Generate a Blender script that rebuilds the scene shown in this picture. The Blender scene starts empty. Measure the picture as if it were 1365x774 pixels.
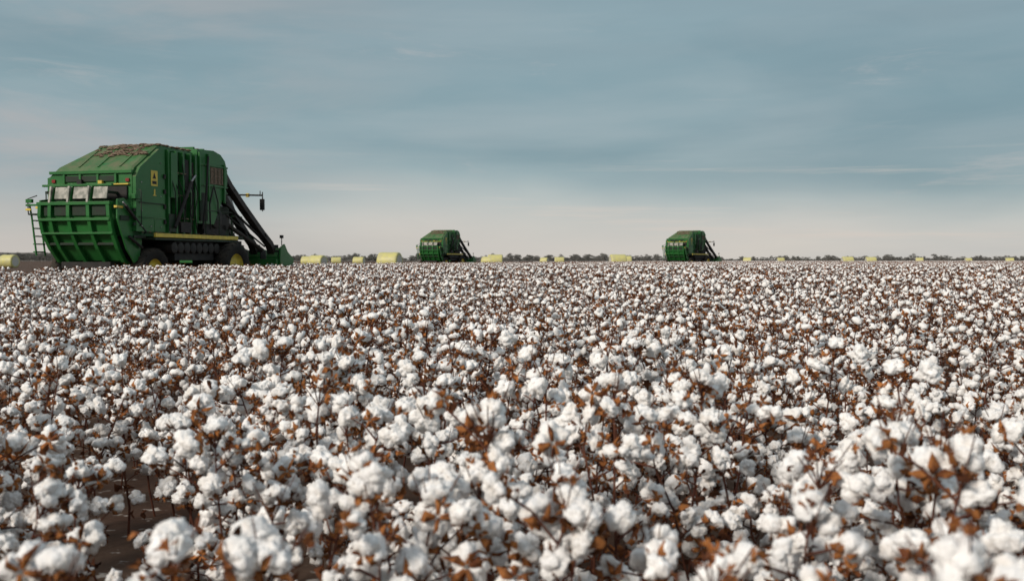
import bpy, math, random
import numpy as np
from mathutils import Vector, Matrix, noise, Euler
R=math.radians
rng=np.random.default_rng(7); random.seed(7)
scene=bpy.context.scene
scene.view_settings.view_transform='Standard'; scene.view_settings.look='None'; scene.view_settings.exposure=0

# ---------------------------------------------------------------- materials
def mat(name,base,rough=0.6,metal=0.0,col2=None,nscale=5,bump=0.0,bscale=40,dust=0.0,dustcol=(0.20,0.15,0.10),randv=0.0,transl=0.0,spec=0.5,contrast=(0.35,0.65)):
    m=bpy.data.materials.new(name); m.use_nodes=True
    nt=m.node_tree; N=nt.nodes; L=nt.links
    b=N['Principled BSDF']; b.inputs['Roughness'].default_value=rough; b.inputs['Metallic'].default_value=metal
    b.inputs['Specular IOR Level'].default_value=spec
    tc=N.new('ShaderNodeTexCoord')
    rgb=N.new('ShaderNodeRGB'); rgb.outputs[0].default_value=(*base,1); cur=rgb.outputs[0]
    if col2:
        n=N.new('ShaderNodeTexNoise'); n.inputs['Scale'].default_value=nscale; n.inputs['Detail'].default_value=6
        L.new(tc.outputs['Object'],n.inputs['Vector'])
        mr=N.new('ShaderNodeMapRange'); mr.inputs[1].default_value=contrast[0]; mr.inputs[2].default_value=contrast[1]
        L.new(n.outputs['Fac'],mr.inputs[0])
        mx=N.new('ShaderNodeMix'); mx.data_type='RGBA'; L.new(mr.outputs[0],mx.inputs[0])
        L.new(cur,mx.inputs[6]); mx.inputs[7].default_value=(*col2,1); cur=mx.outputs[2]
    if randv>0:
        oi=N.new('ShaderNodeObjectInfo'); hs=N.new('ShaderNodeHueSaturation')
        mr=N.new('ShaderNodeMapRange'); mr.inputs[3].default_value=1-randv; mr.inputs[4].default_value=1+randv
        L.new(oi.outputs['Random'],mr.inputs[0]); L.new(mr.outputs[0],hs.inputs['Value']); L.new(cur,hs.inputs['Color']); cur=hs.outputs[0]
    if dust>0:
        g=N.new('ShaderNodeNewGeometry'); sp=N.new('ShaderNodeSeparateXYZ'); L.new(g.outputs['Normal'],sp.inputs[0])
        mr=N.new('ShaderNodeMapRange'); mr.inputs[1].default_value=0.0; mr.inputs[2].default_value=0.95; mr.inputs[3].default_value=0.07; mr.inputs[4].default_value=1.0
        L.new(sp.outputs['Z'],mr.inputs[0])
        n=N.new('ShaderNodeTexNoise'); n.inputs['Scale'].default_value=2.3; n.inputs['Detail'].default_value=8; n.inputs['Roughness'].default_value=0.68
        L.new(tc.outputs['Object'],n.inputs['Vector'])
        m2=N.new('ShaderNodeMapRange'); m2.inputs[1].default_value=0.34; m2.inputs[2].default_value=0.66; L.new(n.outputs['Fac'],m2.inputs[0])
        a=N.new('ShaderNodeMath'); a.operation='MULTIPLY'; L.new(mr.outputs[0],a.inputs[0]); L.new(m2.outputs[0],a.inputs[1])
        a2=N.new('ShaderNodeMath'); a2.operation='MULTIPLY'; a2.inputs[1].default_value=dust; L.new(a.outputs[0],a2.inputs[0])
        mx=N.new('ShaderNodeMix'); mx.data_type='RGBA'; L.new(a2.outputs[0],mx.inputs[0]); L.new(cur,mx.inputs[6]); mx.inputs[7].default_value=(*dustcol,1); cur=mx.outputs[2]
        ra=N.new('ShaderNodeMapRange'); ra.inputs[3].default_value=rough; ra.inputs[4].default_value=0.9; L.new(a.outputs[0],ra.inputs[0]); L.new(ra.outputs[0],b.inputs['Roughness'])
    L.new(cur,b.inputs['Base Color'])
    if bump>0:
        n=N.new('ShaderNodeTexNoise'); n.inputs['Scale'].default_value=bscale; n.inputs['Detail'].default_value=4
        L.new(tc.outputs['Object'],n.inputs['Vector'])
        bp=N.new('ShaderNodeBump'); bp.inputs['Strength'].default_value=bump; bp.inputs['Distance'].default_value=0.02
        L.new(n.outputs['Fac'],bp.inputs['Height']); L.new(bp.outputs[0],b.inputs['Normal'])
    return m

M_cotton=mat('cotton_fibre',(0.92,0.90,0.875),1.0,col2=(0.80,0.74,0.67),nscale=26,bump=0.5,bscale=150,randv=0.05,spec=0.05,contrast=(0.47,0.8))
M_stem=mat('cotton_stem',(0.060,0.020,0.015),0.85,col2=(0.13,0.050,0.028),nscale=12,spec=0.15)
M_leaf=mat('dry_leaf',(0.15,0.055,0.025),0.9,col2=(0.050,0.019,0.011),nscale=18,randv=0.35,spec=0.1)
M_bur=mat('dry_bur',(0.33,0.130,0.042),0.85,col2=(0.11,0.038,0.017),nscale=30,randv=0.3,spec=0.1,contrast=(.4,.62))

# ---------------------------------------------------------------- numpy mesh buffer
def ico(level):
    import bmesh
    bm=bmesh.new(); bmesh.ops.create_icosphere(bm,subdivisions=level,radius=1)
    bm.verts.ensure_lookup_table()
    v=np.array([x.co[:] for x in bm.verts]); f=np.array([[a.index for a in p.verts] for p in bm.faces]); bm.free(); return v,f
class Buf:
    def __init__(s): s.V=[];s.F=[];s.M=[];s.n=0
    def add(s,v,f,m):
        v=np.asarray(v,float); f=np.asarray(f,int); s.V.append(v); s.F.append(f+s.n); s.M.append(np.full(len(f),m)); s.n+=len(v)
    def mesh(s,name,mats,smooth=(0,)):
        V=np.concatenate(s.V).astype(np.float32);F=np.concatenate(s.F).astype(np.int32);Mi=np.concatenate(s.M).astype(np.int32)
        me=bpy.data.meshes.new(name); me.vertices.add(len(V)); me.vertices.foreach_set('co',V.ravel())
        me.loops.add(F.size); me.loops.foreach_set('vertex_index',F.ravel())
        me.polygons.add(len(F)); me.polygons.foreach_set('loop_start',np.arange(0,F.size,3,dtype=np.int32))
        for m in mats: me.materials.append(m)
        me.polygons.foreach_set('material_index',Mi)
        me.polygons.foreach_set('use_smooth',np.isin(Mi,smooth))
        me.update(calc_edges=True); me.validate(); return me

def boll_template(level,seed,fib=0):
    r=np.random.default_rng(seed); v,f=ico(level)
    nl=r.integers(4,6); C=[];Q=[]
    for i in range(nl):
        a=i*2*math.pi/nl+r.uniform(-.3,.3); C.append([math.cos(a)*r.uniform(.42,.62),math.sin(a)*r.uniform(.42,.62),r.uniform(-.3,.28)]); Q.append(r.uniform(.42,.62))
    C.append([r.uniform(-.1,.1),r.uniform(-.1,.1),r.uniform(.25,.5)]);Q.append(.48)
    out=[]
    for d in v:
        best=0.35
        for c,q in zip(C,Q):
            c=np.array(c); b=float(c@d); disc=b*b-c@c+q*q
            if disc>0: best=max(best,b+math.sqrt(disc))
        n=noise.noise(Vector(d*2.2)+Vector((seed,0,0)))*.22+noise.noise(Vector(d*5.5)+Vector((0,seed,0)))*.15
        if level>=3: n+=noise.noise(Vector(d*12))*.08
        if level>=4: n+=noise.noise(Vector(d*24))*.05
        out.append(d*(best+n))
    out=np.array(out); out[:,2]*=.92
    if fib:
        V=[out];F=[f];n0=len(out); nf=0
        for i in range(fib):
            k=r.integers(len(out)); p=out[k]; d=p/np.linalg.norm(p); t=np.cross(d,r.normal(0,1,3)); t/=np.linalg.norm(t)
            u=np.cross(d,t); w=.022; a=p*.93; L=r.uniform(.12,.32)
            m_=a+d*L*.6+t*L*.5; e=a+d*L*.7+t*L*1.1+u*r.normal(0,.06)
            V.append(np.array([a-u*w,a+u*w,m_-u*w*.7,m_+u*w*.7,e])); q=n0+nf*5
            F.append(np.array([[q,q+1,q+3],[q,q+3,q+2],[q+2,q+3,q+4]])); nf+=1
        out=np.concatenate(V); f=np.concatenate(F)
    return out,f
T4=[boll_template(4,i+1,110) for i in range(6)]
T2=[boll_template(3,i+1,10) if i<2 else boll_template(2,i+1,10) for i in range(6)]
T1=[boll_template(1,i+1) for i in range(4)]

def rotm(r,tilt=0.9):
    e=Euler((r.normal(0,tilt),r.normal(0,tilt),r.uniform(0,6.28))).to_matrix(); return np.array(e)
def add_bur(buf,r,pos,Rm,rad,mi=2,open_=1.0,w=.25):
    nb=5 if r.random()<.5 else 4
    for i in range(nb):
        a=i*2*math.pi/nb+r.uniform(-.3,.3); ca,sa=math.cos(a),math.sin(a); t=np.array([-sa,ca,0]); d=np.array([ca,sa,0])
        zt=r.uniform(-.9,.1); L=r.uniform(.75,1.35)*open_; tw=r.uniform(-.4,.4); q=w*r.uniform(.5,1.35)
        p=np.array([d*.12-t*.1+[0,0,-.75],d*.12+t*.1+[0,0,-.75],d*.66-t*q+[0,0,-.72+tw*.5],d*.66+t*q+[0,0,-.72-tw*.5],d*L+[0,0,zt]+t*tw,d*.62+[0,0,-1.02]])
        buf.add((p@Rm.T)*rad+pos,[[0,1,5],[0,5,2],[1,3,5],[2,5,4],[5,3,4]],mi)
def add_leaf(buf,r,pos,s,mi=1):
    Rm=rotm(r,1.2); n=7; P=[[0,0,0]]
    for i in range(n):
        a=i*2*math.pi/n+r.uniform(-.35,.35); q=r.uniform(.35,1.15); P.append([math.cos(a)*q,math.sin(a)*q*.6,r.uniform(-.6,.6)])
    buf.add((np.array(P)@Rm.T)*s+pos,[[0,i+1,(i+1)%n+1] for i in range(n)],mi)
def add_tube(buf,pts,rads,mi=3,n=4):
    V=[];F=[]
    for k,(p,q) in enumerate(zip(pts,rads)):
        d=(np.array(pts[min(k+1,len(pts)-1)])-np.array(pts[max(k-1,0)])); d=d/np.linalg.norm(d)
        u=np.cross(d,[0.3,0.9,0.31]); u/=np.linalg.norm(u); w=np.cross(d,u)
        for i in range(n):
            a=i*2*math.pi/n; V.append(np.array(p)+(u*math.cos(a)+w*math.sin(a))*q)
    for k in range(len(pts)-1):
        for i in range(n):
            a=k*n+i;b=k*n+(i+1)%n;c=b+n;d2=a+n; F+=[[a,b,c],[a,c,d2]]
    buf.add(V,F,mi)
PM=[M_cotton,M_leaf,M_bur,M_stem]
def make_plant(name,seed,T,lod):
    r=np.random.default_rng(seed); b=Buf(); H=r.uniform(.84,1.02)
    big=1.20 if lod==0 else 1.04
    lean=r.normal(0,.06,2); pts=[]
    for k in range(7):
        t=k/6; pts.append(np.array([lean[0]*t*t+r.normal(0,.008),lean[1]*t*t+r.normal(0,.008),H*t]))
    add_tube(b,pts,[.007*(1-.65*k/6) for k in range(7)],n=5 if lod==0 else 3)
    nb=r.integers(10,13); ang=r.uniform(0,6)
    for j in range(nb):
        t=.3+.68*(j+r.uniform(-.3,.3))/nb; t=min(t,.98); k=t*6; i=int(k); base=pts[i]*(1-(k-i))+pts[min(i+1,6)]*(k-i)
        ang+=2.4+r.normal(0,.3); L=r.uniform(.09,.30)*(1.1-.5*t); up=r.uniform(.25,.9)
        d=np.array([math.cos(ang),math.sin(ang),up]); d/=np.linalg.norm(d)
        p1=base+d*L*.5+r.normal(0,.012,3); p2=base+d*L+np.array([0,0,-.01])+r.normal(0,.015,3)
        add_tube(b,[base,p1,p2],[.0035,.003,.002],n=4 if lod==0 else 3)
        spots=[p2]
        if L>.13: spots.append(p1+r.normal(0,.02,3)+[0,0,.02])
        if r.random()<.3: spots.append(p2+r.normal(0,.045,3))
        for s in spots:
            rad=r.uniform(.021,.037)*big
            if r.random()<.90:
                Rm=rotm(r,.9); v,f=T[r.integers(len(T))]; sc=np.array([r.uniform(.85,1.15),1,r.uniform(.8,1.35)])
                b.add(((v*sc)@Rm.T)*rad+s,f,0); add_bur(b,r,s,Rm,rad*1.03)
            else: add_bur(b,r,s,rotm(r,.6),rad*.8)
        for q in range(r.integers(1,4)): add_leaf(b,r,base+d*L*r.uniform(.2,1.15)+r.normal(0,.025,3),r.uniform(.010,.026),int(r.integers(1,3)))
    for q in range(r.integers(1,5)): add_bur(b,r,pts[-1]+r.normal(0,.03,3),rotm(r,.7),r.uniform(.014,.026))
    for q in range(r.integers(3,8)): add_leaf(b,r,pts[-1]+r.normal(0,.035,3),r.uniform(.010,.025),int(r.integers(1,3)))
    for q in range(5):
        a=r.uniform(0,6.28); e=pts[-1]+np.array([math.cos(a)*.06,math.sin(a)*.06,r.uniform(-.01,.08)]); add_tube(b,[pts[-2]*.4+pts[-1]*.6,e],[.0024,.0015],n=3)
    for q in range(9): add_leaf(b,r,np.array([r.normal(0,.12),r.normal(0,.12),r.uniform(.15,.75)]),r.uniform(.015,.035))
    if r.random()<.6:
        Rm=rotm(r,.4); v,f=T[r.integers(len(T))]; s=pts[-1]+[0,0,.01]; b.add((v@Rm.T)*.031*big+s,f,0); add_bur(b,r,s,Rm,.032*big)
    me=b.mesh(name,PM,smooth=(0,3)); return bpy.data.objects.new(name,me)
def make_coll(name,objs):
    c=bpy.data.collections.new(name)
    for o in objs: c.objects.link(o)
    return c
C_near=make_coll('cotton_plants_close',[make_plant('cotton_plant_close_%d'%i,100+i,T4,0) for i in range(10)])
C_mid=make_coll('cotton_plants_medium',[make_plant('cotton_plant_medium_%d'%i,100+i,T2,1) for i in range(12)])
def make_patch(name,seed,S=5.0):
    r=np.random.default_rng(seed); b=Buf(); n=int(S*S*85)
    xy=r.uniform(-S/2,S/2,(n,2)); z=1.0-np.abs(r.normal(0,.18,n))
    z+=.05*np.sin(xy[:,0]*2.1+seed)*np.cos(xy[:,1]*1.7)
    for i in range(n):
        v,f=T1[r.integers(4)]; b.add(v*r.uniform(.024,.036)+[xy[i,0],xy[i,1],max(.3,z[i])],f,0)
    for i in range(int(n*1.2)):
        add_leaf(b,r,np.array([r.uniform(-S/2,S/2),r.uniform(-S/2,S/2),1.03-abs(r.normal(0,.2))]),r.uniform(.025,.05),int(r.integers(1,3)))
    return bpy.data.objects.new(name,b.mesh(name,PM,smooth=(0,)))
C_far=make_coll('cotton_patches',[make_patch('cotton_patch_%d'%i,300+i) for i in range(4)])

def scatter(name,pts,rots,scl,idx,coll):
    me=bpy.data.meshes.new(name); me.from_pydata([tuple(p) for p in pts],[],[])
    a=me.attributes.new('rot','FLOAT_VECTOR','POINT'); a.data.foreach_set('vector',np.asarray(rots,np.float32).ravel())
    a=me.attributes.new('scl','FLOAT','POINT'); a.data.foreach_set('value',np.asarray(scl,np.float32))
    a=me.attributes.new('idx','INT','POINT'); a.data.foreach_set('value',np.asarray(idx,np.int32))
    o=bpy.data.objects.new(name,me); scene.collection.objects.link(o)
    ng=bpy.data.node_groups.new(name+'_scatter','GeometryNodeTree')
    ng.interface.new_socket('Geometry',in_out='INPUT',socket_type='NodeSocketGeometry')
    ng.interface.new_socket('Geometry',in_out='OUTPUT',socket_type='NodeSocketGeometry')
    N=ng.nodes;L=ng.links
    gi=N.new('NodeGroupInput');go=N.new('NodeGroupOutput'); ci=N.new('GeometryNodeCollectionInfo'); ci.inputs['Collection'].default_value=coll
    ci.inputs['Separate Children'].default_value=True; ci.inputs['Reset Children'].default_value=True
    ip=N.new('GeometryNodeInstanceOnPoints'); ip.inputs['Pick Instance'].default_value=True
    def na(n,t):
        x=N.new('GeometryNodeInputNamedAttribute'); x.data_type=t; x.inputs['Name'].default_value=n
        return [s for s in x.outputs if s.name=='Attribute' and s.enabled][0]
    L.new(gi.outputs[0],ip.inputs['Points']); L.new(ci.outputs[0],ip.inputs['Instance'])
    L.new(na('rot','FLOAT_VECTOR'),ip.inputs['Rotation']); L.new(na('scl','FLOAT'),ip.inputs['Scale']); L.new(na('idx','INT'),ip.inputs['Instance Index'])
    L.new(ip.outputs[0],go.inputs[0])
    md=o.modifiers.new('scatter','NODES'); md.node_group=ng
    return o

# ---------------------------------------------------------------- terrain
def gz(y):
    t=np.clip((np.asarray(y,float)-5)/(21-5),0,1); return 0.30*t*t*(3-2*t)
HEAD=R(14)
machines=[((-13.50,32.0),R(14)),((-10.35,128.0),R(20)),((21.7,131.0),R(34))]
bales=[(12,160),(3,210),(423,158),(410,200),(478,240),(519,118),(660,165),(650,225),(725,310),(823,150),(833,200),(996,290),(1129,230),(1160,250),(448,260),(1290,400),(1040,360),(1225,340),(1345,320),(745,270)]
bpos=[((px-682)/1327*d,d) for px,d in bales]
def to_local(x,y,hp,h):
    dx=x-hp[0];dy=y-hp[1]; return dx*math.sin(h)+dy*math.cos(h), -dx*math.cos(h)+dy*math.sin(h)
def keep(x,y,marg=0.0):
    k=np.ones(len(x),bool)
    lx,ly=to_local(x,y,*machines[0]); k&=~((ly>-2.55-marg)&(lx<9.3)); k&=~(ly>2.8)
    for m in machines[1:]:
        lx,ly=to_local(x,y,*m); k&=~((np.abs(ly)<2.9+marg)&(lx<10)&(lx>-25))
    for bx,by in bpos: k&=~((x-bx)**2+(y-by)**2<(2.2+marg)**2)
    return k
def plants(r0,r1,dens,half,seed):
    r=np.random.default_rng(seed)
    pitch=1/(dens*0.9); U=[];W=[]
    s=np.arange(-r1*1.1,r1*1.1,0.9)
    for u in s:
        w=np.arange(-r1*1.1,r1*1.1,pitch); U.append(u+r.uniform(-.5,.5,len(w))); W.append(w+r.uniform(-.5,.5,len(w))*pitch)
    U=np.concatenate(U);W=np.concatenate(W)
    x=U*math.cos(HEAD)+W*math.sin(HEAD); y=-U*math.sin(HEAD)+W*math.cos(HEAD)
    d=np.hypot(x,y); k=(d>=r0)&(d<r1)&(np.abs(np.arctan2(x,y))<half); x=x[k];y=y[k]
    k=keep(x,y); return x[k],y[k],r
def field(name,r0,r1,dens,half,seed,coll,nv):
    x,y,r=plants(r0,r1,dens,half,seed); n=len(x)
    hv=1+.05*np.sin(x*.9+y*.35)+.04*np.sin(y*1.3-x*.5)
    s=np.clip(r.normal(1.0,.08,n),.8,1.15)*hv
    d=np.hypot(x,y)
    s=np.minimum(s,np.where(d<6,1.08,1.11)); s=np.where(d>18,np.minimum(s,1.05)*.98,s)
    s=np.where(d<2.4,np.minimum(s,1.01),s)
    s=np.where((d<2.3)&(x>.7),np.minimum(s*1.1,1.08),s)
    rot=np.stack([r.normal(0,.11,n),r.normal(0,.11,n),r.uniform(0,6.28,n)],1)
    pts=np.stack([x,y,gz(y)],1)
    print(name,n); return scatter(name,pts,rot,s,r.integers(0,nv,n),coll)
field('cotton_field',1.2,6.0,7.8,R(60),1,C_near,10)
field('cotton_field.001',6.0,60.0,7.2,R(40),2,C_mid,12)
S=5.0; g=np.arange(-360,361,S); X,Y=np.meshgrid(g,g[g>0]); x=X.ravel();y=Y.ravel(); d=np.hypot(x,y)
k=(d>60)&(d<430)&(np.abs(np.arctan2(x,y))<R(38)); x=x[k];y=y[k]; k=keep(x,y,1.5); x=x[k];y=y[k]; n=len(x)
scatter('cotton_field.002',np.stack([x,y,gz(y)],1),np.stack([np.zeros(n),np.zeros(n),rng.integers(0,4,n)*math.pi/2],1),np.ones(n)*1.0,rng.integers(0,4,n),C_far)

# ground sheet
M_soil=mat('soil',(0.060,0.034,0.024),0.95,col2=(0.12,0.078,0.055),nscale=0.8,bump=0.6,bscale=12,spec=0.1)
nt=M_soil.node_tree;N=nt.nodes;L=nt.links
tc=N.new('ShaderNodeTexCoord'); v=N.new('ShaderNodeTexNoise'); v.inputs['Scale'].default_value=9; v.inputs['Detail'].default_value=3; L.new(tc.outputs['Object'],v.inputs[0])
mr=N.new('ShaderNodeMapRange'); mr.inputs[1].default_value=.62; mr.inputs[2].default_value=.70; L.new(v.outputs['Fac'],mr.inputs[0])
mx=N.new('ShaderNodeMix'); mx.data_type='RGBA'; old=N['Principled BSDF'].inputs['Base Color'].links[0].from_socket
L.new(mr.outputs[0],mx.inputs[0]); L.new(old,mx.inputs[6]); mx.inputs[7].default_value=(.4,.36,.32,1); L.new(mx.outputs[2],N['Principled BSDF'].inputs['Base Color'])
ys=[-4000,-50]+list(np.arange(0,30,1.5))+[60,200,600,2000,6000,14000]; xs=[-14000,-3000,-500,-100,-30,0,30,100,500,3000,14000]
V=[(a,b,float(gz(b))) for b in ys for a in xs]; nx=len(xs)
F=[(j*nx+i,j*nx+i+1,(j+1)*nx+i+1,(j+1)*nx+i) for j in range(len(ys)-1) for i in range(nx-1)]
me=bpy.data.meshes.new('ground'); me.from_pydata(V,[],F); me.materials.append(M_soil); o=bpy.data.objects.new('ground',me); scene.collection.objects.link(o)
for p in me.polygons: p.use_smooth=True
M_hill=mat('scrub_hill',(0.17,0.155,0.135),0.95,col2=(0.13,0.12,0.108),nscale=.02,spec=.05)
V=[];F=[];K=260
for i in range(K):
    X_=-1900+i*3800/(K-1); t=np.clip((-X_-450)/250,0,1); h=3.8+1.6*noise.noise(Vector((X_*.004,0,0)))+.9*noise.noise(Vector((X_*.03,2,0)))+9.5*float(t*t*(3-2*t))
    V+=[(X_,1400,-.5),(X_,1500,max(h,.6)),(X_,1800,-.5)]
for i in range(K-1): F+=[(i*3,i*3+3,i*3+4,i*3+1),(i*3+1,i*3+4,i*3+5,i*3+2)]
me=bpy.data.meshes.new('distant_hill'); me.from_pydata(V,[],F); me.materials.append(M_hill); o=bpy.data.objects.new('distant_hill',me); scene.collection.objects.link(o)

# ---------------------------------------------------------------- distant trees
M_fol=mat('tree_foliage_hazed',(0.14,0.14,0.125),0.95,col2=(0.19,0.18,0.165),nscale=0.5,randv=0.25,spec=0.05)  # foliage greyed and lightened: distance haze is painted into the colour
M_trunk=mat('tree_trunk_hazed',(0.17,0.155,0.14),0.9,spec=0.1)  # trunk colour paled with the same painted distance haze
def make_tree(name,seed):
    r=np.random.default_rng(seed); b=Buf(); H=r.uniform(5,9)
    add_tube(b,[np.array([0,0,0]),np.array([.2,.1,H*.35]),np.array([.1,.3,H*.75])],[.28,.2,.08],mi=1,n=5)
    tips=[]
    for i in range(9):
        a=r.uniform(0,6.28); z0=H*r.uniform(.15,.5); tip=np.array([math.cos(a)*H*r.uniform(.15,.6),math.sin(a)*H*r.uniform(.15,.6),H*r.uniform(.3,.9)])
        add_tube(b,[np.array([.15,.1,z0]),tip*.6+[0,0,z0*.35],tip],[.12,.08,.04],mi=1,n=3); tips.append(tip)
    for tip in tips:
        for q in range(60):
            p=tip+r.normal(0,1,3)*np.array([1.2,1.2,.6])*H*.09
            add_leaf(b,r,p,r.uniform(.25,.5),0)
    return bpy.data.objects.new(name,b.mesh(name,[M_fol,M_trunk],smooth=()))
C_tree=make_coll('trees',[make_tree('tree_%d'%i,50+i) for i in range(6)])
n=2600; xx=rng.uniform(-1500,1100,n); yy=rng.uniform(1050,1390,n)
dens=np.array([noise.noise(Vector((a*.006,3.1,0)))for a in xx])+rng.uniform(-.5,.5,n)
k=dens>-.4; xx=xx[k];yy=yy[k];n=len(xx)
s=rng.uniform(.4,.9,n)**1.2*(1+.35*np.array([noise.noise(Vector((a*.012,9,0))) for a in xx]))
s=np.where(xx/yy<-.40,s*1.4,s)
s=np.where((xx/yy<.16)&(xx/yy>-.23),s*1.25,s)
scatter('distant_tree_line',np.stack([xx,yy,np.full(n,.25)],1),np.stack([np.zeros(n),np.zeros(n),rng.uniform(0,6.28,n)],1),s,rng.integers(0,6,n),C_tree)

# ---------------------------------------------------------------- bales
M_wrap=mat('yellow_wrap',(0.58,0.53,0.18),0.5,col2=(0.48,0.44,0.22),nscale=2,bump=0.3,bscale=6)
M_lint=mat('bale_lint',(0.60,0.58,0.50),1.0,col2=(0.5,0.47,0.42),nscale=6,bump=.6,bscale=20)
def make_bale_mesh():
    prof=[(-1.22,0.0),(-1.21,.8),(-1.2,1.02),(-1.16,1.10),(-1.0,1.15),(-.5,1.165),(0,1.15),(.5,1.165),(1.0,1.15),(1.16,1.10),(1.2,1.02),(1.21,.8),(1.22,0)]
    n=40;V=[];F=[];Mi=[]
    for (x,q) in prof:
        for i in range(n):
            a=i*2*math.pi/n; rr=q*(1+.012*math.sin(3*a+x*2)); z=math.sin(a)*rr
            V.append((x,math.cos(a)*rr*1.02,max(z,-1.08)+1.08))
    for k in range(len(prof)-1):
        for i in range(n):
            F.append((k*n+i,k*n+(i+1)%n,(k+1)*n+(i+1)%n,(k+1)*n+i)); Mi.append(1 if k in(0,len(prof)-2) else 0)
    me=bpy.data.meshes.new('cotton_bale'); me.from_pydata(V,[],F); me.materials.append(M_wrap); me.materials.append(M_lint)
    for p,m in zip(me.polygons,Mi): p.material_index=m; p.use_smooth=True
    return me
bm_=make_bale_mesh()
for i,(bx,by) in enumerate(bpos):
    o=bpy.data.objects.new('cotton_bale' if i==0 else 'cotton_bale.%03d'%i,bm_); scene.collection.objects.link(o)
    o.location=(bx,by,.3); o.rotation_euler[2]=random.uniform(-.45,.25); o.scale=(random.uniform(.95,1.1),.93,random.uniform(.90,.97))

# ---------------------------------------------------------------- harvester
GREEN,DGREEN,BLACK,YELLOW,RUBBER,DUCT,STEEL,TRASH,WHITE,GLASS,RED=range(11)
HM=[mat('green_paint',(0.012,0.112,0.022),0.36,col2=(0.020,0.14,0.030),nscale=1.5,dust=.85,dustcol=(0.17,0.14,0.09),spec=.35),
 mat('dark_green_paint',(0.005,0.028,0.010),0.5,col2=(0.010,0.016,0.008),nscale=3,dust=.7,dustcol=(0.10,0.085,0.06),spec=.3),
 mat('black_parts',(0.010,0.009,0.009),0.6,col2=(0.024,0.02,0.017),nscale=4,dust=.6,dustcol=(.08,.065,.05),spec=.3),
 mat('yellow_paint',(0.72,0.53,0.05),0.45,col2=(0.48,0.36,0.06),nscale=5,dust=.4),
 mat('tyre_rubber',(0.010,0.010,0.010),0.9,col2=(0.026,0.022,0.018),nscale=3,dust=.35,spec=.3),
 mat('duct_plastic',(0.020,0.014,0.012),0.5,col2=(0.045,0.033,0.027),nscale=3,dust=.6,dustcol=(.12,.10,.085),spec=.3),
 mat('steel',(0.35,0.35,0.36),0.35,metal=.9,col2=(.2,.18,.16),nscale=6),
 mat('cotton_trash',(0.24,0.18,0.13),1.0,col2=(0.11,0.078,0.055),nscale=14,bump=.8,bscale=25,spec=.1),
 mat('dusty_reflector',(0.34,0.32,0.27),0.5,col2=(.10,.11,.08),nscale=5,contrast=(.4,.60)),
 mat('cab_glass',(0.02,0.03,0.035),0.08),
 mat('tail_light_red',(0.22,0.015,0.012),0.3)]
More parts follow.
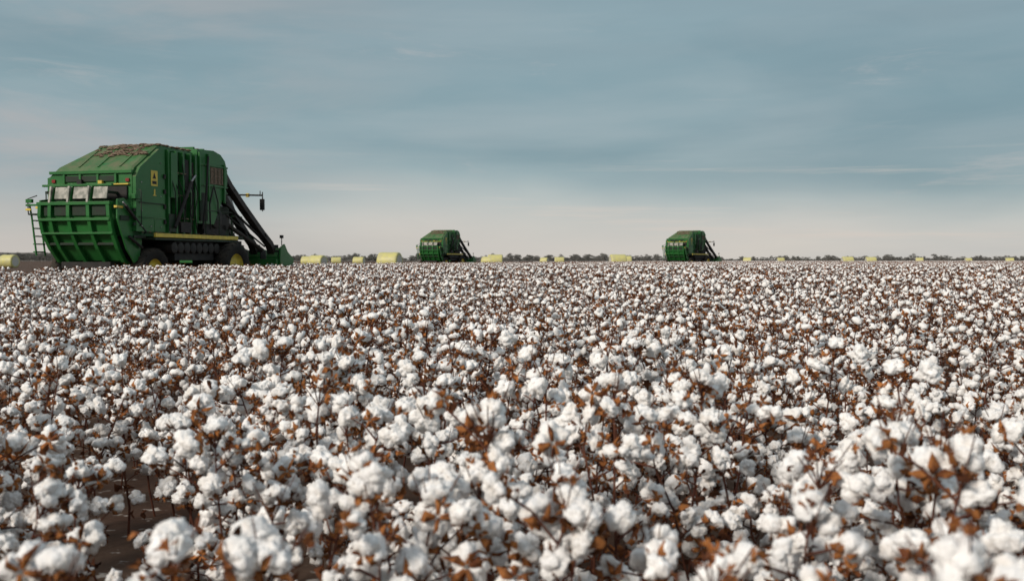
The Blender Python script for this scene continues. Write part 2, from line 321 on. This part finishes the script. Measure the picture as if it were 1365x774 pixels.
class MB:
    def __init__(s): s.v=[];s.f=[];s.m=[];s.s=[]
    def raw(s,v,f,m,sm=False):
        n=len(s.v); s.v+= [tuple(a) for a in v]; s.f+=[tuple(n+i for i in q) for q in f]; s.m+=[m]*len(f); s.s+=[sm]*len(f)
    def box(s,a,b,m,rot=None):
        x0,y0,z0=a;x1,y1,z1=b; c=Vector(((x0+x1)/2,(y0+y1)/2,(z0+z1)/2))
        v=[Vector(p) for p in[(x0,y0,z0),(x1,y0,z0),(x1,y1,z0),(x0,y1,z0),(x0,y0,z1),(x1,y0,z1),(x1,y1,z1),(x0,y1,z1)]]
        if rot: Rm=Euler(rot).to_matrix(); v=[c+Rm@(p-c) for p in v]
        s.raw(v,[(0,3,2,1),(4,5,6,7),(0,1,5,4),(1,2,6,5),(2,3,7,6),(3,0,4,7)],m)
    def prism(s,prof,y0,y1,m):
        n=len(prof); v=[(x,y0,z) for x,z in prof]+[(x,y1,z) for x,z in prof]
        f=[(i,(i+1)%n,n+(i+1)%n,n+i) for i in range(n)]+[tuple(range(n))[::-1],tuple(range(n,2*n))]; s.raw(v,f,m)
    def loft(s,secs,m):
        n=len(secs[0]); v=[p for q in secs for p in q]; f=[]
        for k in range(len(secs)-1):
            f+=[(k*n+i,k*n+(i+1)%n,(k+1)*n+(i+1)%n,(k+1)*n+i) for i in range(n)]
        f+=[tuple(range(n))[::-1],tuple((len(secs)-1)*n+i for i in range(n))]; s.raw(v,f,m)
    def sweep(s,pts,w,h,m,n=0,up=(0,1,0)):
        pts=[Vector(p) for p in pts]; V=[];F=[]; k=n or 4
        for j,p in enumerate(pts):
            d=(pts[min(j+1,len(pts)-1)]-pts[max(j-1,0)]).normalized(); u=Vector(up); u=(u-d*u.dot(d))
            if u.length<.05: u=Vector((1,0,.1)); u=u-d*u.dot(d)
            u.normalize(); q=d.cross(u)
            if n:
                for i in range(n): a=i*2*math.pi/n; V.append(p+u*math.cos(a)*w+q*math.sin(a)*w)
            else: V+=[p+u*w/2+q*h/2,p-u*w/2+q*h/2,p-u*w/2-q*h/2,p+u*w/2-q*h/2]
        for j in range(len(pts)-1):
            for i in range(k): F.append((j*k+i,j*k+(i+1)%k,(j+1)*k+(i+1)%k,(j+1)*k+i))
        F+=[tuple(range(k))[::-1],tuple((len(pts)-1)*k+i for i in range(k))]; s.raw(V,F,m,bool(n))
    def cyl(s,a,b,r,m,n=20): s.sweep([a,b],r,r,m,n=n,up=(0.01,0,1) if abs(Vector(b)[1]-Vector(a)[1])>.01 else (0,1,0))
    def lathe_y(s,cx,cy,cz,prof,m,n=36,sm=True):
        V=[];F=[]
        for (yy,r_) in prof:
            for i in range(n): a=i*2*math.pi/n; V.append((cx+math.cos(a)*r_,cy+yy,cz+math.sin(a)*r_))
        for k in range(len(prof)-1):
            for i in range(n): F.append((k*n+i,k*n+(i+1)%n,(k+1)*n+(i+1)%n,(k+1)*n+i))
        s.raw(V,F,m,sm)
    def mesh(s,name):
        me=bpy.data.meshes.new(name); me.from_pydata(s.v,[],s.f)
        for m in HM: me.materials.append(m)
        me.polygons.foreach_set('material_index',s.m); me.polygons.foreach_set('use_smooth',s.s)
        import bmesh
        bm=bmesh.new(); bm.from_mesh(me); bmesh.ops.recalc_face_normals(bm,faces=bm.faces); bm.to_mesh(me); bm.free()
        return me
parts={}
def build_parts():
    rr=random.Random(5)
    b=MB()
    def sec(x,zt,ch,yc): return [(x,-1.5,1.98),(x,-1.5,zt-.05),(x,-1.42,zt),(x,yc,zt),(x,1.5,zt-ch),(x,1.5,1.98)]
    b.loft([sec(0,4.03,.12,1.35),sec(.12,4.2,.22,1.25),sec(1.35,5.0,.72,.55),sec(1.6,5.04,.72,.5),sec(3.5,5.0,.7,.5)],GREEN)
    for y in(-1.0,-.2,.5): b.sweep([(.1,y,4.19),(1.35,y,5.01),(3.4,y,5.02)],.05,.05,GREEN)
    b.box((-.07,-1.53,3.97),(.04,1.5,4.06),GREEN)
    b.box((-.06,-1.35,3.15),(-.003,1.35,3.55),BLACK)
    b.box((-.09,-1.42,3.60),(-.003,1.42,3.64),YELLOW)
    b.box((-.05,-1.42,3.70),(-.003,-1.3,3.80),RED); b.box((-.05,1.3,3.70),(-.003,1.42,3.80),RED)
    for y in(-.95,-.3,.35,.95): b.box((-.08,y-.035,3.66),(-.004,y+.035,3.95),GREEN)
    b.box((-.05,-.9,3.72),(-.004,.9,3.90),DGREEN)
    b.box((-.14,.25,3.62),(-.05,.42,3.78),BLACK); b.box((-.14,-.5,3.62),(-.05,-.36,3.74),YELLOW)
    for s in(-1,1):
        y0,y1=(-1.63,-1.502) if s<0 else (1.502,1.63)
        top=[(.25,4.18),(1.30,4.86),(1.62,4.9)] if s<0 else [(.25,3.95),(1.30,4.22),(1.62,4.24)]
        zt=4.9 if s<0 else 4.2
        b.prism([(.02,2.12),(.02,3.86)]+top+[(1.62,2.12)],y0,y1,GREEN)
        for x in(1.74,2.2,2.62,3.05,3.38): b.box((x-.05,min(s*1.502,s*1.70),2.1),(x+.05,max(s*1.502,s*1.70),zt-.02),GREEN)
        for z in(2.55,3.35,4.1): b.box((1.82,min(s*1.503,s*1.60),z),(3.3,max(s*1.503,s*1.60),z+.09),GREEN)
        b.box((1.82,min(s*1.501,s*1.53),2.1),(3.3,max(s*1.501,s*1.53),zt-.04),DGREEN)
        b.box((1.80,min(s*1.54,s*1.74),3.3),(2.14,max(s*1.54,s*1.74),zt-.1),GREEN)
        b.box((2.68,min(s*1.54,s*1.66),3.6),(2.99,max(s*1.54,s*1.66),zt-.25),BLACK)
        b.box((3.10,min(s*1.54,s*1.64),2.7),(3.32,max(s*1.54,s*1.64),zt-.3),BLACK)
        b.sweep([(1.95,s*1.78,2.3),(2.95,s*1.78,3.9)],.06,.06,BLACK,n=10); b.sweep([(2.95,s*1.78,3.9),(3.25,s*1.76,4.15)],.035,.03,STEEL,n=8)
        b.box((2.35,min(s*1.54,s*1.75),2.15),(3.0,max(s*1.54,s*1.75),2.5),BLACK)
        b.box((1.7,min(s*1.54,s*1.72),2.15),(2.1,max(s*1.54,s*1.72),2.75),DGREEN)
        for q in range(7):
            x=1.85+q*.23; b.sweep([(x,s*1.7,zt-.4-rr.random()*.8),(x+.1,s*1.80,3.5),(x+rr.uniform(-.1,.3),s*1.75,2.9),(x+.2,s*1.7,2.15)],.018,.02,BLACK,n=6)
        b.sweep([(.15,s*1.66,3.05),(1.55,s*1.66,3.05)],.03,.03,DGREEN)
        b.sweep([(.15,s*1.655,2.6),(1.55,s*1.655,2.6)],.03,.03,GREEN)
        for z in(2.4,2.9,3.4,3.9): b.box((1.5,min(s*1.633,s*1.68),z),(1.6,max(s*1.633,s*1.68),z+.14),BLACK)
        for (x_,z_) in((.3,2.3),(.3,3.7),(1.35,2.3),(1.35,4.4),(.8,2.3),(.3,2.8),(1.35,3.3)):
            if s<0 or z_<4: b.cyl((x_,s*1.62,z_),(x_,s*1.65,z_),.022,STEEL,8)
        b.sweep([(.1,s*1.68,2.3),(.1,s*1.76,2.35),(.1,s*1.76,3.4),(.1,s*1.68,3.45)],.02,.02,DGREEN,n=6)
    b.box((.82,-1.639,3.62),(1.18,-1.634,4.12),YELLOW)
    b.raw([(.9,-1.643,3.86),(1.1,-1.643,3.86),(1.0,-1.643,4.06)],[(0,1,2)],BLACK); b.box((.88,-1.643,3.68),(1.12,-1.640,3.78),BLACK)
    b.box((.98,-1.639,3.3),(1.05,-1.634,3.52),YELLOW); b.box((.92,-1.6385,3.3),(1.11,-1.634,3.33),YELLOW)
    parts['bale_chamber']=(b,.022)
    b=MB()
    prof=[(3.62,2.5),(3.62,5.1),(4.7,5.16),(5.2,5.06),(5.5,4.85),(5.66,4.5),(5.66,4.0),(5.1,3.1),(4.7,2.5)]
    b.prism(prof,-1.6,1.6,GREEN)
    for s in(-1,1):
        lo=lambda a,c:(min(s*a,s*c),max(s*a,s*c))
        def bx(x0,x1,a,c,z0,z1,m): l,h=lo(a,c); b.box((x0,l,z0),(x1,h,z1),m)
        bx(4.35,5.3,1.602,1.64,3.95,4.55,TRASH)
        for x in(3.7,4.28,5.36): bx(x-.04,x+.04,1.602,1.68,3.3,5.0 if x<5.3 else 4.7,GREEN)
        for z in(3.88,4.6): bx(3.74,5.6,1.602,1.66,z-.03,z+.03,GREEN)
        bx(3.7,4.2,1.603,1.65,2.6,3.6,DGREEN)
        for q in range(4): b.sweep([(4.4+q*.25,s*1.66,3.98),(4.4+q*.25,s*1.66,4.52)],.015,.02,DGREEN)
        b.sweep([(3.75,s*1.72,2.3),(3.95,s*1.74,3.4),(4.15,s*1.72,4.9)],.04,.04,BLACK,n=8)
        b.sweep([(4.3,s*1.7,2.3),(4.25,s*1.7,3.2),(4.5,s*1.7,3.8)],.03,.04,BLACK,n=8)
        b.sweep([(4.6,s*1.66,3.9),(4.85,s*1.68,3.3),(4.95,s*1.62,2.9)],.025,.04,BLACK,n=8)
    b.box((3.7,-1.4,5.11),(3.8,1.4,5.2),GREEN); b.box((4.5,-1.3,5.13),(4.6,1.3,5.22),GREEN)
    parts['cotton_accumulator']=(b,.03)
    b=MB()
    b.box((.2,-.75,1.25),(8.2,.75,1.96),BLACK)
    b.box((4.3,-1.35,2.0),(6.2,1.35,3.2),DGREEN)
    b.box((4.2,-1.5,2.12),(5.7,1.5,2.5),BLACK)
    for s in(-1,1):
        b.cyl((4.95,s*1.36,2.75),(4.95,s*1.58,2.75),.38,BLACK,24); b.cyl((5.65,s*1.36,2.6),(5.65,s*1.5,2.6),.3,BLACK,24)
        b.cyl((4.95,s*1.58,2.75),(4.95,s*1.6,2.75),.10,DGREEN,16)
        l,h=min(s*1.2,s*1.95),max(s*1.2,s*1.95)
        b.box((.55,l,1.86),(5.7,h,1.925),DGREEN)
        l,h=min(s*1.9,s*1.975),max(s*1.9,s*1.975)
        b.box((.55,l,1.95),(5.75,h,2.08),YELLOW)
        l,h=min(s*1.0,s*1.78),max(s*1.0,s*1.78)
        b.box((1.9,l,1.2),(4.35,h,1.84),BLACK)
        for q in range(8): b.cyl((1.75+q*.38,s*1.3,1.62),(1.75+q*.38,s*1.88,1.62),.185,BLACK,16)
        b.sweep([(.6,s*1.9,2.1),(.6,s*1.9,2.55),(1.2,s*1.9,2.55)],.018,.02,GREEN,n=6)
        b.sweep([(3.6,s*1.93,2.1),(3.6,s*1.93,2.95),(5.4,s*1.93,2.95),(5.4,s*1.93,2.1)],.02,.02,DGREEN,n=6)
        b.sweep([(4.5,s*1.93,2.1),(4.5,s*1.93,2.95)],.02,.02,DGREEN,n=6)
    b.cyl((5.4,-2.0,.95),(5.4,2.0,.95),.16,BLACK,12); b.cyl((.9,-1.6,.85),(.9,1.6,.85),.13,BLACK,12)
    for y in(-.6,.6): b.box((5.1,y-.15,.8),(5.7,y+.15,1.5),BLACK); b.box((.7,y-.12,.7),(1.1,y+.12,1.5),BLACK)
    parts['chassis']=(b,.015)
    # bale handler
    b=MB()
    W0=1.22
    P=[(-.74,2.98),(-.74,2.6),(-.60,2.1),(-.30,1.6),(.05,1.2),(.5,.98)]
    wid=[1.24,1.26,1.26,1.24,1.2,1.12]
    V=[];F=[]
    for (x,z),w in zip(P,wid): V+=[(x,-w,z),(x,w,z),(x+.05,w,z+.02),(x+.05,-w,z+.02)]
    for k in range(len(P)-1):
        for i in range(4): F.append((k*4+i,k*4+(i+1)%4,(k+1)*4+(i+1)%4,(k+1)*4+i))
    F+=[(3,2,1,0),(20,21,22,23)]
    b.raw(V,F,GREEN)
    for t in(-1,-.42,.16,.70,1):
        pts=[(x-.07,t*w*.99,z) for (x,z),w in zip(P,wid)]
        b.sweep([(-.60,t*W0,3.58)]+pts if abs(t)<.9 else pts,.12,.14,GREEN)
        if abs(t)<.9: b.box((-.86,t*W0-.035,2.99),(-.74,t*W0+.035,3.52),WHITE,rot=(0,.18,0))
    for (a,c) in((-.93,-.52),(-.34,.07),(.24,.62)):
        b.box((-.74,a*W0,3.12),(-.70,c*W0,3.50),WHITE,rot=(0,.2,0))
    for (a,c) in((-.95,-.48),(-.36,.10),(.22,.64),(.76,.95)):
        b.box((-.80,a*W0+.04,2.60),(-.765,c*W0-.04,2.90),DGREEN)
    b.box((-.90,-1.32,2.93),(-.70,1.32,3.03),GREEN); b.box((-.70,-1.26,3.52),(-.58,1.26,3.59),GREEN)
    b.box((-.88,-1.28,2.44),(-.76,1.28,2.52),GREEN); b.box((-.50,-1.26,1.68),(-.36,1.26,1.76),DGREEN)
    b.box((-.74,-1.28,2.02),(-.62,1.28,2.08),GREEN)
    for y in(-1.0,-.2,.6,1.1): b.box((-.7,y-.05,3.30),(-.06,y+.05,3.38),DGREEN)
    for s in(-1,1):
        y=s*(1.50 if s<0 else 1.34)
        b.prism([(-.76,2.5),(-.74,3.1),(-.4,3.15),(-.05,2.9),(.4,2.3),(.5,1.8),(.35,1.25),(.1,1.12),(-.3,1.55),(-.6,2.15)],min(y,y-s*.05),max(y,y-s*.05),GREEN)
        b.box((-.65,min(y,y+s*.04),2.45),(-.2,max(y,y+s*.04),2.6),DGREEN)
        b.sweep([(.55,y+s*.09,2.1),(-.45,y+s*.09,2.9)],.055,.05,BLACK,n=10); b.sweep([(-.2,y+s*.09,2.70),(-.6,y+s*.09,3.02)],.03,.05,STEEL,n=8)
        b.sweep([(.4,y+s*.08,1.6),(-.3,y+s*.08,1.95)],.045,.05,BLACK,n=10)
        b.box((-.82,y-.03,2.83),(-.5,y+.08,2.90),YELLOW)
        b.box((-.1,min(y,y+s*.18),3.15),(.3,max(y,y+s*.18),3.3),GREEN)
    for z in (2.75,2.3,1.9): b.box((-.1,-1.62,z),(.55,-1.575,z+.1),DGREEN)
    for x in(-.5,-.1):
        b.sweep([(x-.15,1.78,3.0),(x-.1,1.74,2.6),(x,1.66,1.35)],.045,.045,GREEN)
    for z in(1.45,1.7,1.95,2.2,2.45): b.box((-.56,1.64,z),(-.1,1.74,z+.04),GREEN)
    b.box((-.7,1.40,2.64),(.3,1.8,2.69),DGREEN); b.box((-.78,1.3,2.92),(-.7,1.82,2.98),GREEN)
    b.sweep([(-.7,1.78,2.68),(-.7,1.8,3.15),(-.7,1.45,3.25)],.02,.03,BLACK,n=6)
    b.box((-.80,1.58,3.02),(-.7,1.8,3.14),GREEN); b.box((-.81,1.6,2.78),(-.77,1.8,2.84),YELLOW)
    b.box((-.3,-.9,.95),(.3,.9,1.15),BLACK)
    parts['bale_handler']=(b,.012)
    # cab
    b=MB()
    b.prism([(6.6,2.1),(6.5,3.75),(8.1,3.75),(8.45,3.2),(8.2,2.1)],-.35,1.15,GLASS)
    b.box((6.4,-.42,3.752),(8.3,1.22,3.92),GREEN); b.box((6.35,-.40,1.97),(8.3,1.2,2.3),GREEN)
    for y in(-.36,1.10): b.box((6.5,y,2.3),(6.6,y+.06,3.75),BLACK)
    b.sweep([(6.6,-.35,3.72),(7.4,-1.3,3.74),(7.5,-2.05,3.72)],.035,.03,BLACK,n=8)
    b.sweep([(7.5,-1.95,3.72),(7.5,-1.95,3.9)],.02,.03,BLACK,n=6)
    b.box((7.45,-2.12,3.15),(7.55,-1.95,3.58),BLACK); b.sweep([(7.5,-2.05,3.85),(7.5,-2.05,3.1)],.025,.03,BLACK,n=6)
    b.box((7.4,-1.5,3.66),(7.5,-1.38,3.80),YELLOW)
    parts['operator_cab']=(b,.02)
    # ducts
    b=MB()
    for i,y in enumerate((-1.95,-1.2,-.45,.45,1.2,1.95)):
        yt=y*.66
        b.sweep([(5.4,yt,4.55),(5.85,yt,4.4),(6.15,yt*1.05,4.0),(6.9,yt*1.2,3.2),(7.8,y*.93,2.25),(8.2,y,1.85),(8.6,y,1.3)],.28,.22,DUCT)
        for (x,z,m_) in((6.4,3.74,1.08),(7.2,2.88,1.24),(7.95,2.10,1.44)):
            b.box((x-.18,yt*m_-.16,z-.025),(x+.18,yt*m_+.16,z+.04),BLACK,rot=(0,.82,0))
    b.sweep([(5.7,-1.5,3.3),(8.1,-1.85,1.9)],.05,.05,BLACK,n=8); b.sweep([(5.7,-1.5,2.9),(8.3,-1.7,1.75)],.035,.05,BLACK,n=8)
    b.sweep([(5.7,-1.3,2.7),(7.9,-1.8,1.6)],.09,.09,DUCT,n=8)
    b.box((5.6,-1.6,2.0),(7.6,-1.1,2.12),DGREEN)
    b.sweep([(6.8,-1.1,2.12),(6.8,-1.1,2.9),(7.6,-1.1,2.9),(7.6,-1.1,2.12)],.02,.03,GREEN,n=6)
    parts['air_ducts']=(b,.01)
    # header
    b=MB()
    b.box((8.1,-2.3,.9),(8.35,2.3,1.25),GREEN)
    for i in range(6):
        y=-2.0+i*.8
        b.prism([(8.35,.45),(8.3,1.35),(8.5,1.7),(9.0,1.6),(9.4,1.3),(10.1,.3),(9.4,.22)],y-.24,y+.24,GREEN)
        b.box((8.4,y-.27,1.25),(8.85,y+.27,1.6),BLACK)
        b.cyl((8.6,y,1.6),(8.6,y,1.82),.13,BLACK,12)
        b.sweep([(8.25,y+.15,1.5),(8.5,y+.2,1.95),(8.9,y+.1,1.7)],.025,.02,BLACK,n=6)
    b.prism([(8.3,1.2),(8.35,1.7),(8.7,1.85),(8.95,1.55),(9.5,1.25),(9.2,.5),(8.4,.5)],-2.38,-2.30,GREEN)
    b.sweep([(8.5,-2.34,1.8),(8.5,-2.34,2.1)],.02,.02,BLACK,n=6); b.box((8.44,-2.4,2.08),(8.56,-2.28,2.2),BLACK)
    parts['picking_header']=(b,.02)
    # trash on roof
    b=MB(); v,f=ico(2)
    for i in range(420):
        x=rr.uniform(.7,3.4) if i%3 else rr.uniform(1.2,2.6); y=rr.uniform(-1.45,.6); sx=rr.uniform(.03,.13)
        zz=5.03 if x>1.4 else 5.03-(1.4-x)*.65
        if i>340: x=rr.uniform(3.7,5.0); y=rr.uniform(-1.5,1.4); zz=5.13; sx*=.7
        q=[(x+a[0]*sx*(1+.5*noise.noise(Vector(a*2)+Vector((i,0,0)))),y+a[1]*sx*1.3,zz+a[2]*sx*.4*(1+.6*noise.noise(Vector(a*3)+Vector((i,5,0))))) for a in v]
        b.raw(q,[tuple(t) for t in f],TRASH)
    for i in range(140):
        x=rr.uniform(.3,5.5); z=rr.choice([2.12,2.12,2.5,2.62,3.4,4.15]) ; x=x if z<2.3 else rr.uniform(1.85,3.3); s=rr.choice([-1,1]); sx=rr.uniform(.02,.06)
        q=[(x+a[0]*sx,s*(1.66)+a[1]*sx,z+a[2]*sx*.5) for a in v]; b.raw(q,[tuple(t) for t in f],TRASH)
    parts['cotton_debris']=(b,0)
build_parts()
def wheel(r_,w,lugs):
    b=MB(); h=w/2
    b.lathe_y(0,0,0,[(-h*.75,r_*.52),(-h*.95,r_*.62),(-h,r_*.8),(-h*.92,r_*.92),(-h*.7,r_*.96),(h*.7,r_*.96),(h*.92,r_*.92),(h,r_*.8),(h*.95,r_*.62),(h*.75,r_*.52)],RUBBER,n=44)
    b.lathe_y(0,0,0,[(-h*.75,r_*.53),(-h*.6,r_*.50),(-h*.35,r_*.45),(-h*.2,r_*.2),(-h*.45,r_*.18),(-h*.45,0.001)],YELLOW,n=32)
    b.lathe_y(0,0,0,[(h*.75,r_*.53),(h*.6,r_*.50),(h*.35,r_*.45),(h*.2,r_*.2),(h*.45,r_*.18),(h*.45,0.001)],YELLOW,n=32)
    for i in range(8):
        a=i*math.pi/4; b.cyl((math.cos(a)*r_*.13,-h*.5,math.sin(a)*r_*.13),(math.cos(a)*r_*.13,h*.5,math.sin(a)*r_*.13),.02,STEEL,8)
    for i in range(lugs):
        a=i*2*math.pi/lugs
        for s in(-1,1):
            a2=a+(0 if s<0 else math.pi/lugs); c=Vector((math.cos(a2),0,math.sin(a2)))*r_*.965; t=Vector((-math.sin(a2),0,math.cos(a2))); n_=c.normalized()
            p0=c+Vector((0,s*h*.95,0))-t*.09-n_*.04; p1=c+Vector((0,s*h*.03,0))+t*.07
            b.sweep([p0,p1],.05,.06,RUBBER,up=tuple(n_))
    return b
wf=wheel(.95,.5,20).mesh('drive_wheel'); wr=wheel(.82,.46,18).mesh('rear_wheel')
meshes={k:(b.mesh(k),w) for k,(b,w) in parts.items()}
for i,((hx,hy),h) in enumerate(machines):
    e=bpy.data.objects.new('cotton_harvester' if i==0 else 'cotton_harvester.%03d'%i,None); scene.collection.objects.link(e)
    e.location=(hx,hy,float(gz(hy))); e.rotation_euler[2]=math.pi/2-h
    for k,(me,w) in meshes.items():
        o=bpy.data.objects.new(k,me); scene.collection.objects.link(o); o.parent=e
        if w and i==0:
            md=o.modifiers.new('bevel','BEVEL'); md.width=w; md.segments=2; md.limit_method='ANGLE'; md.angle_limit=R(35)
    for nm,me,x,y,z in [('drive_wheel_1',wf,5.4,-1.92,.95),('drive_wheel_2',wf,5.4,-1.32,.95),('drive_wheel_3',wf,5.4,1.92,.95),('drive_wheel_4',wf,5.4,1.32,.95),('rear_wheel_1',wr,.95,-1.5,.82),('rear_wheel_2',wr,.95,1.5,.82)]:
        o=bpy.data.objects.new(nm,me); scene.collection.objects.link(o); o.parent=e; o.location=(x,y,z); o.rotation_euler[1]=random.uniform(0,3)

# ---------------------------------------------------------------- world / sky
SUN_EL=R(30); SUN_AZ=R(222)
w=bpy.data.worlds.new('World'); scene.world=w; w.use_nodes=True; nt=w.node_tree; N=nt.nodes; L=nt.links
for n_ in list(N): N.remove(n_)
out=N.new('ShaderNodeOutputWorld'); sky=N.new('ShaderNodeTexSky'); sky.sky_type='NISHITA'; sky.sun_disc=False; sky.sun_elevation=SUN_EL; sky.sun_rotation=SUN_AZ
sky.dust_density=2; sky.air_density=1
bg=N.new('ShaderNodeBackground'); bg.inputs[1].default_value=.07; L.new(sky.outputs[0],bg.inputs[0])
tc=N.new('ShaderNodeTexCoord'); sp=N.new('ShaderNodeSeparateXYZ'); L.new(tc.outputs['Generated'],sp.inputs[0])
def mapping(sx,sy,sz,loc=(0,0,0),rot=(0,0,0)):
    m=N.new('ShaderNodeMapping'); m.inputs['Scale'].default_value=(sx,sy,sz); m.inputs['Location'].default_value=loc; m.inputs['Rotation'].default_value=rot
    L.new(tc.outputs['Generated'],m.inputs[0]); return m.outputs[0]
def nz(vec,sc,det,ro,dist=0):
    n=N.new('ShaderNodeTexNoise'); n.inputs['Scale'].default_value=sc; n.inputs['Detail'].default_value=det; n.inputs['Roughness'].default_value=ro; n.inputs['Distortion'].default_value=dist
    L.new(vec,n.inputs[0]); return n.outputs['Fac']
def mrange(v_,a,b,c,d):
    m=N.new('ShaderNodeMapRange'); m.interpolation_type='SMOOTHSTEP'; L.new(v_,m.inputs[0])
    for i,q in enumerate((a,b,c,d)): m.inputs[i+1].default_value=q
    return m.outputs[0]
def math_(op,a,b):
    m=N.new('ShaderNodeMath'); m.operation=op
    for i,q in enumerate((a,b)):
        if isinstance(q,(int,float)): m.inputs[i].default_value=q
        else: L.new(q,m.inputs[i])
    return m.outputs[0]
def mix(f_,a,b):
    m=N.new('ShaderNodeMix'); m.data_type='RGBA'
    L.new(f_,m.inputs[0])
    for i,q in ((6,a),(7,b)):
        if isinstance(q,tuple): m.inputs[i].default_value=(*q,1)
        else: L.new(q,m.inputs[i])
    return m.outputs[2]
warp=nz(mapping(1.5,1.5,5,rot=(0,R(3),0)),2.0,3,.45)
zz=math_('ADD',sp.outputs['Z'],math_('MULTIPLY',math_('SUBTRACT',warp,.5),.12))
cr=N.new('ShaderNodeValToRGB'); L.new(zz,cr.inputs[0]); el=cr.color_ramp.elements
stops=[(0,(.66,.64,.59)),(.02,(.62,.62,.59)),(.05,(.49,.55,.55)),(.08,(.325,.43,.46)),(.115,(.235,.355,.40)),(.16,(.235,.36,.405)),(.21,(.28,.395,.44)),(.27,(.26,.355,.40)),(.5,(.42,.49,.55)),(1,(.50,.56,.62))]
el[0].position=0; el[0].color=(*stops[0][1],1); el[1].position=1; el[1].color=(*stops[-1][1],1)
for p,c in stops[1:-1]: e_=el.new(p); e_.color=(*c,1)
c0=cr.outputs[0]
c1=mix(mrange(nz(mapping(1,1,6,(2,1,0),(0,R(4),0)),2.0,5,.5,.3),.46,.72,0,.6),c0,(.41,.485,.51))
dk=mrange(nz(mapping(.9,.9,7,(4,1,6),(0,R(-3),0)),1.7,5,.5,.3),.46,.70,0,.5)
c1=mix(dk,c1,(.19,.29,.335))
mo=mrange(nz(mapping(1.4,1.4,6,(3,5,2),(0,R(8),0)),4.5,6,.55,.5),.40,.68,0,.16)
c1=mix(mo,c1,(.38,.45,.48))
lf=mrange(sp.outputs['X'],-.5,.05,.7,0); f2=math_('MULTIPLY',lf,mrange(nz(mapping(1,1,5.0,(5,0,1),(0,R(-9),0)),2.4,7,.58,.5),.42,.66,0,1))
c2=mix(f2,c1,(.47,.455,.455))
gl=math_('MULTIPLY',mrange(sp.outputs['Z'],.0,.085,1,0),mrange(sp.outputs['X'],-.6,.5,.65,.4))
c2=mix(gl,c2,(.72,.645,.58))
st=mrange(nz(mapping(1.1,1.1,26,(1,7,0)),2.1,8,.62),.55,.72,0,.65); lowm=math_('MULTIPLY',mrange(sp.outputs['Z'],.0,.03,.3,1),mrange(sp.outputs['Z'],.06,.13,1,0.0))
lowm=math_('MULTIPLY',lowm,mrange(sp.outputs['X'],-.35,.1,.35,1))
c3=mix(math_('MULTIPLY',st,lowm),c2,(.71,.63,.57))
st2=mrange(nz(mapping(1.6,1.6,11,(9,2,3),(0,R(-6),0)),2.0,9,.66,.6),.58,.76,0,.5)
c4=mix(st2,c3,(.56,.53,.52))
bg2=N.new('ShaderNodeBackground'); bg2.inputs[1].default_value=1.0; L.new(c4,bg2.inputs[0])
ms=N.new('ShaderNodeMixShader'); ms.inputs[0].default_value=.90; L.new(bg.outputs[0],ms.inputs[1]); L.new(bg2.outputs[0],ms.inputs[2]); L.new(ms.outputs[0],out.inputs[0])

sl=bpy.data.lights.new('sun','SUN'); sl.energy=3.0; sl.angle=R(10); sl.color=(1,.915,.82)
so=bpy.data.objects.new('sun',sl); scene.collection.objects.link(so)
d=Vector((math.sin(SUN_AZ)*math.cos(SUN_EL),math.cos(SUN_AZ)*math.cos(SUN_EL),math.sin(SUN_EL))); so.rotation_euler=d.to_track_quat('Z','Y').to_euler(); so.location=(0,0,50)

# ---------------------------------------------------------------- camera
cd=bpy.data.cameras.new('camera'); cd.lens=35; cd.sensor_width=36; cd.clip_end=30000; cd.clip_start=.05
cd.dof.use_dof=True; cd.dof.focus_distance=11; cd.dof.aperture_fstop=3.6
co=bpy.data.objects.new('camera',cd); scene.collection.objects.link(co); co.location=(0,0,1.5); co.rotation_euler=(R(90-1.73),0,0)
scene.camera=co
